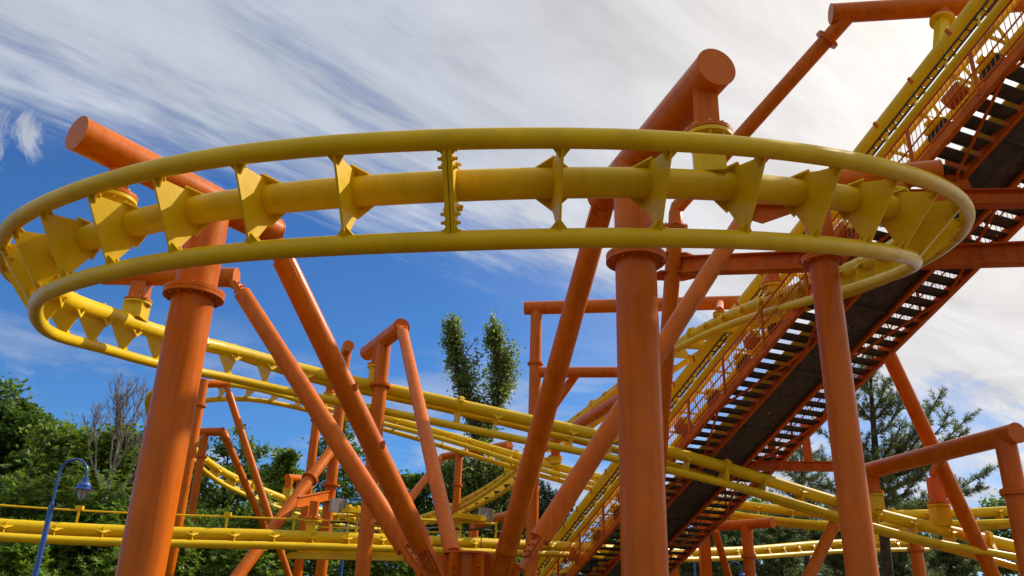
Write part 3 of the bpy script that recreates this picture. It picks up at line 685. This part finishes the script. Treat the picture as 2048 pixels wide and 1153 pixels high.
pc = atz(1345, 1120, 31.); fw2 = frame_thing(pc, 'short bright orange post close beside the thick centre column at the bottom')
MB().bar(V3((pc[0], pc[1], 0)), pc + V3((0, 0, .1)), .42, .3, up=(0, 1, 0)).build('post', 'orange', fw2)

# ------------------------------------------------------------------ street lamps
def lamp(px, py, depth, h, label, flip=1):
    """px,py: foot of the arch (pipe axis); builds down to the ground"""
    top = atz(px, py, depth); x, y, zc = top; s_ = h
    t = thing('street_lamp', (x, y, 0), label, 'street lamp', 'blue gooseneck lamps')
    MB().tube((x, y, 0), (x, y, .4), .15 * s_, .12 * s_, n=24).tube((x, y, .4), (x, y, zc - .55 * s_), .064 * s_, n=20).tube((x, y, zc - .55 * s_), (x, y, zc - .35 * s_), .08 * s_, .035 * s_, n=20).build('post', 'blue', t)
    r = .34 * s_; pts = [(x, y, zc - .4 * s_), (x, y, zc + .36 * s_)]
    for i in range(1, 13):
        a = PI - PI * i / 12; pts.append((x + flip * (r + r * math.cos(a)), y, zc + .36 * s_ + r * math.sin(a)))
    ex = x + flip * 2 * r; pts.append((ex, y, zc + .22 * s_))
    MB().path(pts, .030 * s_, n=14).build('gooseneck', 'blue', t, angle=60)
    zl = zc + .22 * s_
    s_ = s_ * .84
    hd_ = MB().tube((ex, y, zl - .10 * s_), (ex, y, zl + .04 * s_), .085 * s_, n=24).tube((ex, y, zl - .18 * s_), (ex, y, zl - .10 * s_), .20 * s_, .15 * s_, n=28)
    hd_.tube((ex, y, zl - .26 * s_), (ex, y, zl - .18 * s_), .19 * s_, n=28).tube((ex, y, zl - .31 * s_), (ex, y, zl - .26 * s_), .40 * s_, .19 * s_, n=32)
    hh = hd_.build('lamp_shade', 'blue', t)
    prof = [(zl - .30 * s_, .13), (zl - .40 * s_, .135), (zl - .50 * s_, .115), (zl - .57 * s_, .07), (zl - .60 * s_, .02)]
    MB().path([(ex, y, a) for a, b in prof], [b * s_ for a, b in prof], n=20).build('glass', 'bulb', t)
    cg = MB()
    for i in range(4):
        q = PI / 2 * i + .4; cg.path([(ex + math.cos(q) * (b + .015) * s_, y + math.sin(q) * (b + .015) * s_, a) for a, b in prof], .010 * s_, n=6)
    cg.build('cage', 'blue', t)
lamp(112, 975, 17.5, .88, 'nearest blue gooseneck lamp, arching over the shrubs at the far left')
lamp(694, 1032, 30.0, .9, 'blue gooseneck lamp partly hidden by orange legs left of centre')
lamp(1388, 1112, 42., 1.0, 'far blue gooseneck lamp low behind the square orange post')
lamp(1458, 1152, 42., 1.0, 'far blue gooseneck lamp whose arch just shows at the bottom edge')
bp = atz(203, 1150, 27.)
tg = thing('sign_post', (bp[0], bp[1], 0), 'small blue sign post half hidden in the shrubs beside the big left column', 'sign post')
MB().tube((bp[0], bp[1], 0), (bp[0], bp[1], bp[2] + .5), .05).build('post', 'blue', tg)
MB().box((bp[0] + .1, bp[1], bp[2] + .55), (.17, 0, 0), (0, .02, 0), (0, 0, .32)).build('board', 'blue', tg)
#TREES
# ------------------------------------------------------------------ trees and shrubs
rng = np.random.default_rng(11)
def quads_object(name, P, A_, B_, m, parent):
    """leaf blades: centre P, half-length vectors A_, half-width vectors B_"""
    n = len(P); v = np.empty((n, 4, 3)); up = np.cross(A_, B_); up /= (np.linalg.norm(up, axis=1)[:, None] + 1e-9)
    v[:, 0] = P - A_; v[:, 1] = P + B_ - A_ * .1; v[:, 2] = P + A_; v[:, 3] = P - B_ - A_ * .1
    v = v.reshape(-1, 3) - V3(parent['_o'])
    me = bpy.data.meshes.new(name); me.vertices.add(4 * n); me.vertices.foreach_set('co', v.ravel())
    me.loops.add(4 * n); me.loops.foreach_set('vertex_index', np.arange(4 * n)); me.polygons.add(n)
    me.polygons.foreach_set('loop_start', np.arange(0, 4 * n, 4)); me.update(calc_edges=True)
    me.materials.append(M[m]); o = bpy.data.objects.new(name, me); COL.objects.link(o); o.parent = parent; o['_o'] = parent['_o']
    return o
def unit(n):
    v = rng.normal(size=(n, 3)); return v / np.linalg.norm(v, axis=1)[:, None]
def leaves(P, ln, wd, droop=.0):
    n = len(P); a = unit(n); a[:, 2] = a[:, 2] * .6 - droop; a /= np.linalg.norm(a, axis=1)[:, None]
    b = np.cross(a, unit(n)); b /= np.linalg.norm(b, axis=1)[:, None] + 1e-9
    s = rng.uniform(.7, 1.25, n)[:, None]
    return P, a * ln / 2 * s, b * wd / 2 * s
def limb(mb, p, q, r0, r1, bow=.12, n=6, seg=7):
    p, q = V3(p), V3(q); L_ = np.linalg.norm(q - p); off = unit(1)[0] * L_ * bow; pts = []
    for i in range(n + 1):
        t = i / n; pts.append(p + (q - p) * t + off * math.sin(PI * t) + V3((0, 0, -1)) * L_ * .08 * math.sin(PI * t) + unit(1)[0] * L_ * .012 * (0 < i < n))
    mb.path(pts, [r0 + (r1 - r0) * i / n for i in range(n + 1)], n=seg); return pts
def broad_tree(label, D, tpx, blobs, nclu, nleaf, m='leaf', ln=.17, wd=.10, cr=.55, group='broadleaf trees behind the coaster', name='broadleaf_tree', cat='tree', depth=1., tr=.16, twigs=True):
    base = atz(tpx, 1150, D); base = V3((base[0], base[1], 0)); root = thing(name, base, label, cat, group)
    B = [(atz(px, py, D), rx * D / FPX, ry * D / FPX) for px, py, rx, ry in blobs]
    lowz = min(c[2] - rz for c, rx, rz in B); topc = max(B, key=lambda b: b[0][2])
    tm = MB(); spine = [base]
    zt = topc[0][2]
    for i in range(1, 7):
        t = i / 6; spine.append(base + (V3((topc[0][0], topc[0][1], zt)) - base) * t + V3((rng.normal() * .12, rng.normal() * .12, 0)))
    tm.path(spine, [tr * (1 - .8 * i / 6) for i in range(7)], n=10)
    w = np.array([rx * rz for c, rx, rz in B]); w = w / w.sum(); allP = []
    for c, rx, rz in B:
        k = max(4, int(nclu * w[[id(x) for x in B].index(id(next(b for b in B if b[0] is c)))]))
        for _ in range(k):
            d = unit(1)[0]; rad = rng.uniform(.35, 1.0) ** .6
            q = c + d * rad * V3((rx, rx * depth, rz))
            if rng.random() < .16: q = c + d * V3((rx, rx * depth, rz)) * rng.uniform(1.0, 1.22)
            s_ = min(range(1, 7), key=lambda i: np.linalg.norm(spine[i] - (q - V3((0, 0, .35 * rx + .6)))))
            if rng.random() < .35: limb(tm, spine[s_], q, .045 * tr / .16, .008, n=4, seg=5)
            n_ = int(nleaf * rng.uniform(.5, 1.4)); sc = cr * rng.uniform(.6, 1.25)
            g_ = rng.normal(size=(n_, 3)) * V3((.55, .55, .36)) * sc
            allP.append(q + g_)
    P = np.concatenate(allP); P = P[P[:, 2] > .05]
    tm.build('trunk', 'bark', root, angle=60)
    quads_object('crown', *leaves(P, ln, wd), m, root)
    return root
def shrub(label, px, top, D, rx, n, m='rhodo'):
    c = atz(px, 1150, D); zt = atz(px, top, D)[2]; base = V3((c[0], c[1], 0)); root = thing('shrub', base, label, 'shrub', 'evergreen shrubs under the track')
    r = V3((rx, rx * .8, zt)); sm = MB(); P = []; A_ = []; B_ = []
    for _ in range(n):
        d = unit(1)[0]; d[2] = abs(d[2]); rad = rng.uniform(.55, 1.0) ** .5 * (1 + .09 * math.sin(d[0] * 7 + px) + .09 * math.sin(d[2] * 9 + px * .3) + .06 * rng.normal())
        q = base + d * r * rad; k = rng.integers(7, 12); ph = rng.uniform(0, 6.28); tilt = unit(1)[0] * .45 + V3((0, 0, 1)) + d * .5; tilt /= np.linalg.norm(tilt)
        _, a, b = frame(tilt, (0, 1, .1)); sc = rng.uniform(.8, 1.25)
        for i in range(k):
            t = ph + 2 * PI * i / k; dr = a * math.cos(t) + b * math.sin(t); dr = dr * .9 + tilt * rng.uniform(-.25, .65); dr /= np.linalg.norm(dr)
            P.append(q + dr * .085 * sc); A_.append(dr * .10 * sc); sd = np.cross(dr, tilt); B_.append(sd / (np.linalg.norm(sd) + 1e-6) * .032 * sc)
        if rng.random() < .06: limb(sm, base + V3((rng.normal() * .2, rng.normal() * .2, 0)), q, .035, .006, n=4, seg=5)
    sm.build('stems', 'bark', root, angle=60)
    quads_object('foliage', np.array(P), np.array(A_), np.array(B_), m, root)
def conifer(label, D, trunk_px, limbs, m='needle', ln=.2, wd=.02, tuft=9, step=.17, blen=.75, r=.16, group='pines behind the coaster', name='pine_tree', droop=0., dens=1.):
    pts = [atz(px, py, D) for px, py in trunk_px]; b0 = V3((pts[0][0], pts[0][1], 0)); root = thing(name, b0, label, 'pine tree' if 'pine' in name else 'conifer', group)
    tm = MB(); pts[0] = b0; tm.path(pts, [r * (1 - .9 * i / (len(pts) - 1)) for i in range(len(pts))], n=10); P = []; A_ = []
    def at_trunk(z):
        for i in range(len(pts) - 1):
            if pts[i][2] <= z <= pts[i + 1][2]:
                t = (z - pts[i][2]) / (pts[i + 1][2] - pts[i][2] + 1e-9); return pts[i] + (pts[i + 1] - pts[i]) * t
        return pts[-1]
    for (px, py, dy, z0f) in limbs:      # tip pixel, depth offset, start drop below tip
        tip = atz(px, py, D + dy); st = at_trunk(max(1.2, tip[2] - z0f)); L_ = np.linalg.norm(tip - st)
        path = []
        n = max(5, int(L_ / .45))
        for i in range(n + 1):
            t = i / n; q = st + (tip - st) * t; q[2] = st[2] + (tip[2] - st[2]) * t ** 1.5 - droop * math.sin(PI * t); path.append(q + unit(1)[0] * .04)
        tm.path(path, [.022 + .035 * min(1, L_ / 3) * (1 - i / n) for i in range(n + 1)], n=6)
        for i in range(1, n + 1):
            t = i / n
            if t < .2: continue
            d = path[i] - path[i - 1]; d /= np.linalg.norm(d)
            for s_ in range(max(1, int(round((3 if i < n else 4) * dens)))):
                side = unit(1)[0]; side = side - d * (side @ d) * .4; side[2] = abs(side[2]) * .35 - droop * .8; bd = d * rng.uniform(.35, .9) + side; bd /= np.linalg.norm(bd)
                bl = blen * rng.uniform(.45, 1.15) * (1.15 - .5 * t); q0_ = path[i] - d * rng.uniform(0, .4)
                tm.path([q0_, q0_ + bd * bl * .5 + V3((0, 0, .02)), q0_ + bd * bl + V3((0, 0, .08 * bl - droop * .3))], [.012, .009, .005], n=4)
                for u_ in np.arange(.25, 1.01, step / bl):
                    c = q0_ + bd * bl * u_
                    for _ in range(tuft):
                        a = unit(1)[0] + bd * 1.0; a /= np.linalg.norm(a); P.append(c + a * ln * .45); A_.append(a * ln / 2)
    A2 = np.array(A_); Bv = np.cross(A2, unit(len(A2))); Bv /= np.linalg.norm(Bv, axis=1)[:, None] + 1e-9
    tm.build('trunk', 'bark', root, angle=60); quads_object('crown', np.array(P), A2, Bv * wd / 2, m, root)

broad_tree('large dark broadleaf tree filling the left edge, highest crown there', 38, 25, [(5, 845, 62, 62), (72, 862, 42, 42), (-60, 900, 80, 90), (20, 940, 110, 70), (100, 960, 70, 60)], 170, 200, 'leafd', .26, .16, .6, tr=.24)
broad_tree('mid green broadleaf tree behind the lamp and the bare tree', 34, 160, [(118, 885, 46, 40), (178, 915, 62, 44), (252, 905, 44, 44), (150, 985, 110, 60), (270, 980, 60, 60)], 160, 190, 'leaf', .20, .13, .55, tr=.2)
broad_tree('sparse broadleaf tree behind the small orange goalpost frame', 40, 455, [(412, 915, 36, 42), (452, 880, 30, 30), (500, 925, 34, 48), (440, 970, 80, 50)], 60, 90, 'leafd', .22, .13, .5, tr=.14)
broad_tree('fresh green pointed broadleaf tree between the raking strut and the leaning brace', 44, 572, [(568, 912, 18, 24), (566, 945, 38, 28), (578, 985, 56, 45)], 70, 150, 'leaf', .24, .15, .45, tr=.14)
broad_tree('thin-topped tree behind the seen-end-on orange frame', 42, 690, [(690, 862, 28, 34), (712, 905, 34, 34), (650, 905, 20, 26), (700, 975, 70, 50)], 60, 80, 'leafd', .22, .12, .5, tr=.13)
broad_tree('dark rounded tree left of the poplar behind the pale strut', 50, 815, [(790, 985, 52, 40), (850, 985, 44, 38), (760, 1040, 70, 50), (850, 1050, 80, 50)], 80, 170, 'leafd', .26, .17, .6, tr=.2)
D_ = 50; pb = atz(962, 1150, D_); pb = V3((pb[0], pb[1], 0)); pr = thing('poplar_tree', pb, 'tall two-headed poplar standing against blue sky at the centre', 'tree')
ptm = MB(); allP = []
fork = atz(962, 905, D_); ptm.path([pb, (pb + fork) / 2 + V3((.1, 0, 0)), fork], [.30, .24, .18], n=12)
for lead in ([(962, 905, 4), (952, 865, 20), (940, 815, 32), (925, 765, 33), (913, 722, 27), (906, 685, 17), (902, 650, 7)], [(962, 905, 4), (970, 870, 18), (985, 830, 31), (1000, 785, 36), (1004, 740, 31), (994, 698, 20), (986, 662, 8)]):
    axis = [atz(a, b, D_ + (.8 if lead[1][0] > 960 else -.4)) for a, b, c in lead]; axis[0] = fork; n_ = len(axis)
    ptm.path(axis, [.15 * (1 - .9 * i / (n_ - 1)) for i in range(n_)], n=8)
    for _ in range(270):
        u_ = rng.uniform(.25, n_ - 1.001); i_ = int(u_); f_ = u_ - i_; c = axis[i_] * (1 - f_) + axis[i_ + 1] * f_; wpx = lead[i_][2] * (1 - f_) + lead[i_ + 1][2] * f_
        rad_ = wpx * D_ / FPX * 1.12 * rng.uniform(.1, 1.0) ** .8; th = rng.uniform(0, 6.28); rad_ *= .75 + .35 * math.sin(3 * th + u_ * 2.1) + (.35 if rng.random() < .12 else 0); q = c + V3((math.cos(th), math.sin(th), 0)) * rad_ + V3((0, 0, rad_ * .9))
        if rng.random() < .8: ptm.path([c - V3((0, 0, .5)), (c + q) / 2 + V3((0, 0, -.2)), q + V3((0, 0, .2))], [.045, .030, .012], n=5)
        k_ = int(rng.uniform(5, 46)); allP.append(q + rng.normal(size=(k_, 3)) * V3((.20, .20, .26)) * rng.uniform(.6, 1.3))
for _ in range(60):      # ragged leader shoots
    q = allP[rng.integers(0, len(allP))][0]; ax = V3((rng.normal() * .25, rng.normal() * .25, 1)); Ls = rng.uniform(.4, 1.0)
    allP.append(q + np.linspace(0, 1, 16)[:, None] * ax * Ls + rng.normal(size=(16, 3)) * .09)
for bx_, by_, rw_, rh_ in ((925, 965, 48, 42), (1003, 965, 44, 46), (960, 1030, 85, 50)):
    c = atz(bx_, by_, D_)
    for _ in range(90):
        d = unit(1)[0]; q = c + d * rng.uniform(.4, 1) ** .5 * V3((rw_, rw_, rh_)) * D_ / FPX
        if rng.random() < .3: limb(ptm, fork + (pb - fork) * rng.uniform(0, .5), q, .05, .008, n=4, seg=5)
        allP.append(q + rng.normal(size=(int(rng.uniform(70, 200)), 3)) * V3((.42, .42, .30)))
ptm.build('trunk', 'bark', pr, angle=60); quads_object('crown', *leaves(np.concatenate(allP), .20, .14), 'leafp', pr)
broad_tree('leafy tree at the right edge behind the right frame', 44, 2060, [(2055, 1020, 52, 50), (1985, 1075, 44, 40), (2060, 1090, 90, 60)], 60, 140, 'leafd', .24, .15, .55, tr=.18)
# dead tree
bz = atz(176, 1150, 28.); dt = thing('bare_tree', (bz[0], bz[1], 0), 'dead grey tree with bare twigs above the lamp at left', 'bare tree')
dm = MB()
def twig(p, d, L_, r, k):
    pts = [p]; n = 4; dd = V3(d)
    for i in range(n): dd = dd + unit(1)[0] * .13 + V3((0, 0, .09)); dd /= np.linalg.norm(dd); pts.append(pts[-1] + dd * L_ / n)
    dm.path(pts, [r * (1 - .55 * i / n) for i in range(n + 1)], n=5 if r < .03 else 8)
    r = max(r, .012)
    if k <= 0: return
    for j in range(2 if k > 4 else 3):
        i = rng.integers(2, n + 1); sd = unit(1)[0]; sd[1] *= .7; nd_ = dd * .95 + sd * .50; nd_ /= np.linalg.norm(nd_)
        twig(pts[i], nd_, L_ * rng.uniform(.58, .82), r * .62, k - 1)
tb = V3((bz[0], bz[1], 0)); dm.path([tb, tb + V3((.05, 0, 2.2)), tb + V3((-.02, 0, 4.4)), tb + V3((.10, 0, 6.0))], [.15, .125, .11, .09], n=10)
for p_, d_, l_ in (((.10, 0, 6.0), (.22, 0, 1), 1.1), ((.08, 0, 5.8), (-.45, .1, 1), 1.1), ((.02, 0, 5.0), (-.75, -.2, .9), 1.2), ((.1, 0, 5.9), (.5, .2, 1), 1.1), ((.1, 0, 6.0), (-.12, .2, 1), 1.2), ((.0, 0, 4.7), (.8, 0, .8), 1.1)):
    twig(tb + V3(p_) * 1.0, V3(d_) / np.linalg.norm(d_), l_ * 1.12, .055, 5)
dm.build('trunk', 'dead', dt, angle=60)
# pines
conifer('large open pine on the right with several leaning tops against pale sky', 30, [(1768, 1150), (1762, 1000), (1752, 920), (1747, 850), (1742, 780), (1742, 728)],
        [(1742, 716, 0, .8), (1722, 752, .6, .8), (1700, 790, .5, 1.), (1675, 830, -.5, 1.2), (1640, 862, .4, 1.2), (1600, 905, 0, 1.), (1775, 762, -.6, .9), (1790, 790, .5, 1.), (1812, 790, .5, 1.6),
         (1882, 790, .2, 2.6), (1868, 812, .6, 2.2), (1850, 850, -.6, 1.8), (1898, 830, -.2, 2.2), (1935, 835, .2, 2.4), (1925, 868, -.8, 2.0), (1905, 900, .5, 1.6), (1850, 900, .6, 1.3), (1975, 945, .2, 1.7), (1960, 975, -.4, 1.4), (1915, 985, .5, 1.0),
         (1840, 955, -1., .9), (1800, 850, -1., 1.2), (1700, 880, -1., 1.), (1660, 930, 1., .8), (1620, 960, -1, .6), (1690, 960, 0, .6), (1880, 1010, .5, .5), (1820, 1010, 1, .5), (1720, 1000, 1, .5), (1650, 1000, .4, .4), (1770, 900, 1.5, 1.), (1780, 960, -1.5, .8)],
        r=.22, ln=.22, wd=.024, tuft=13, blen=.74, dens=1.75, step=.15)
conifer('dark pine behind the short girder and the front right column', 44, [(1610, 1150), (1608, 1020), (1604, 930), (1600, 890)],
        [(x, y, d_, .9) for x, y, d_ in ((1600, 880, 0), (1575, 900, 1), (1630, 905, -1), (1560, 930, 0), (1650, 935, 1), (1540, 960, -1), (1670, 960, 0), (1600, 930, -2), (1580, 970, 2), (1640, 985, -2), (1520, 990, 1), (1690, 1000, 1), (1560, 1020, -2), (1620, 1030, 2), (1500, 1030, 0), (1710, 1040, 0), (1600, 1060, -2))],
        r=.2, ln=.24, wd=.035, tuft=11, blen=.9, dens=1.3)
conifer('drooping dark spruce between the dark strut and the lift foot', 44, [(1092, 1150), (1090, 1060), (1088, 985), (1085, 962)],
        [(x, y, d_, .3) for x, y, d_ in ((1085, 968, 0), (1070, 985, .5), (1102, 985, -.5), (1060, 1005, 0), (1118, 1002, 0), (1135, 1022, .5), (1050, 1030, -.5), (1150, 1042, 0), (1085, 1010, -1.2), (1100, 1030, 1.2), (1160, 1066, .4), (1045, 1060, .3), (1120, 1060, -1.4), (1080, 1060, 1.5), (1155, 1095, 0), (1060, 1090, -1.2), (1110, 1095, 1.2), (1130, 1120, -1))],
        m='spruce', r=.16, ln=.26, wd=.035, tuft=12, blen=.8, droop=.35, dens=1.7, name='spruce_tree', group='spruces behind the coaster')
rb = [(1405, 1010, 50, 'dark pine low behind the square orange post'), (1470, 1005, 52, 'dark pine low behind the bright orange low frame'), (1560, 1020, 52, 'dark pine low behind the short raking brace'), (1690, 1020, 48, 'dark pine low behind the front right column'), (1800, 1050, 46, 'dark pine low behind the collared stubby post'), (1900, 1060, 50, 'dark pine low right of the stubby post'), (1340, 1040, 50, 'dark pine low just right of the thick centre column')]
for px, top, D_, lb in rb:
    lim = [(px, top + 6, 0, .3)]
    for i in range(22):
        f = (i + 1) / 22; wdt = 15 + 62 * f ** .8; lim.append((px + (1 if i % 2 else -1) * rng.uniform(.35, 1) * wdt, top + 10 + f * (1150 - top) * .95, rng.uniform(-2, 2), .5))
    conifer(lb, D_, [(px, 1150), (px, top + 60), (px, top)], lim, m='needle', r=.18, ln=.26, wd=.05, tuft=9, blen=1.0, dens=1.3)
# shrubs
sh = [(-30, 965, 24, 1.7, 'evergreen shrub at the very left edge below the lamp arm'), (62, 940, 25, 1.8, 'tall evergreen shrub directly behind the near lamp post'), (150, 950, 24.5, 1.7, 'evergreen shrub right of the near lamp post'), (215, 965, 26, 1.7, 'evergreen shrub by the blue sign post'), (300, 1000, 28, 1.9, 'evergreen shrub hidden by the big left column'),
      (400, 1030, 30, 1.7, 'evergreen shrub at the foot of the slim left column'), (470, 985, 31, 1.8, 'evergreen shrub under the goalpost frame leg'), (545, 1000, 31.5, 1.7, 'evergreen shrub crossed by the raking strut'), (610, 1040, 32.5, 1.7, 'evergreen shrub under the tiny bracket post'), (690, 1050, 34, 2.0, 'evergreen shrub behind the second lamp'), (780, 1060, 35, 2.1, 'evergreen shrub behind the drive unit of the low track'),
      (880, 1070, 36, 2.2, 'evergreen shrub behind the hub'), (985, 1085, 36, 2.2, 'evergreen shrub behind the grey box right of the hub'), (1070, 1100, 37, 2.0, 'evergreen shrub below the spruce'), (20, 1080, 21.5, 1.6, 'low shrub at the bottom left corner under the low track'), (240, 1090, 23.5, 1.5, 'low shrub right of the bottom left lamp foot'), (480, 1095, 27, 1.8, 'low shrub between slim column and brace foot')]
for px, top, D_, rx, lb in sh: shrub(lb, px, top, D_, rx, int(900 * rx ** 1.4 * 30 / D_ * .9))
for px, D_, lb, t_ in ((330, 46, 'distant tree hidden behind the big left column', 960), (640, 58, 'distant dark tree behind the fresh green one', 985), (1030, 60, 'distant tree right of the poplar', 985), (1250, 60, 'distant tree behind the thick centre column', 1030), (1480, 62, 'distant tree over the bright orange low frame', 985), (1640, 60, 'distant tree behind the crossing tracks', 990), (1850, 60, 'distant tree at lower right under the big pine', 1020), (130, 60, 'distant tree behind the lamp', 930), (480, 58, 'distant tree behind the goalpost frame', 960), (790, 62, 'distant tree behind the dark rounded one', 1000)):
    broad_tree(lb, D_, px, [(px, t_ + 45, 62, 45), (px - 50, t_ + 90, 50, 50), (px + 55, t_ + 85, 55, 50), (px, t_ + 130, 100, 50)], 60, 140, 'leafd', .34, .24, .95, tr=.2, group='distant trees')
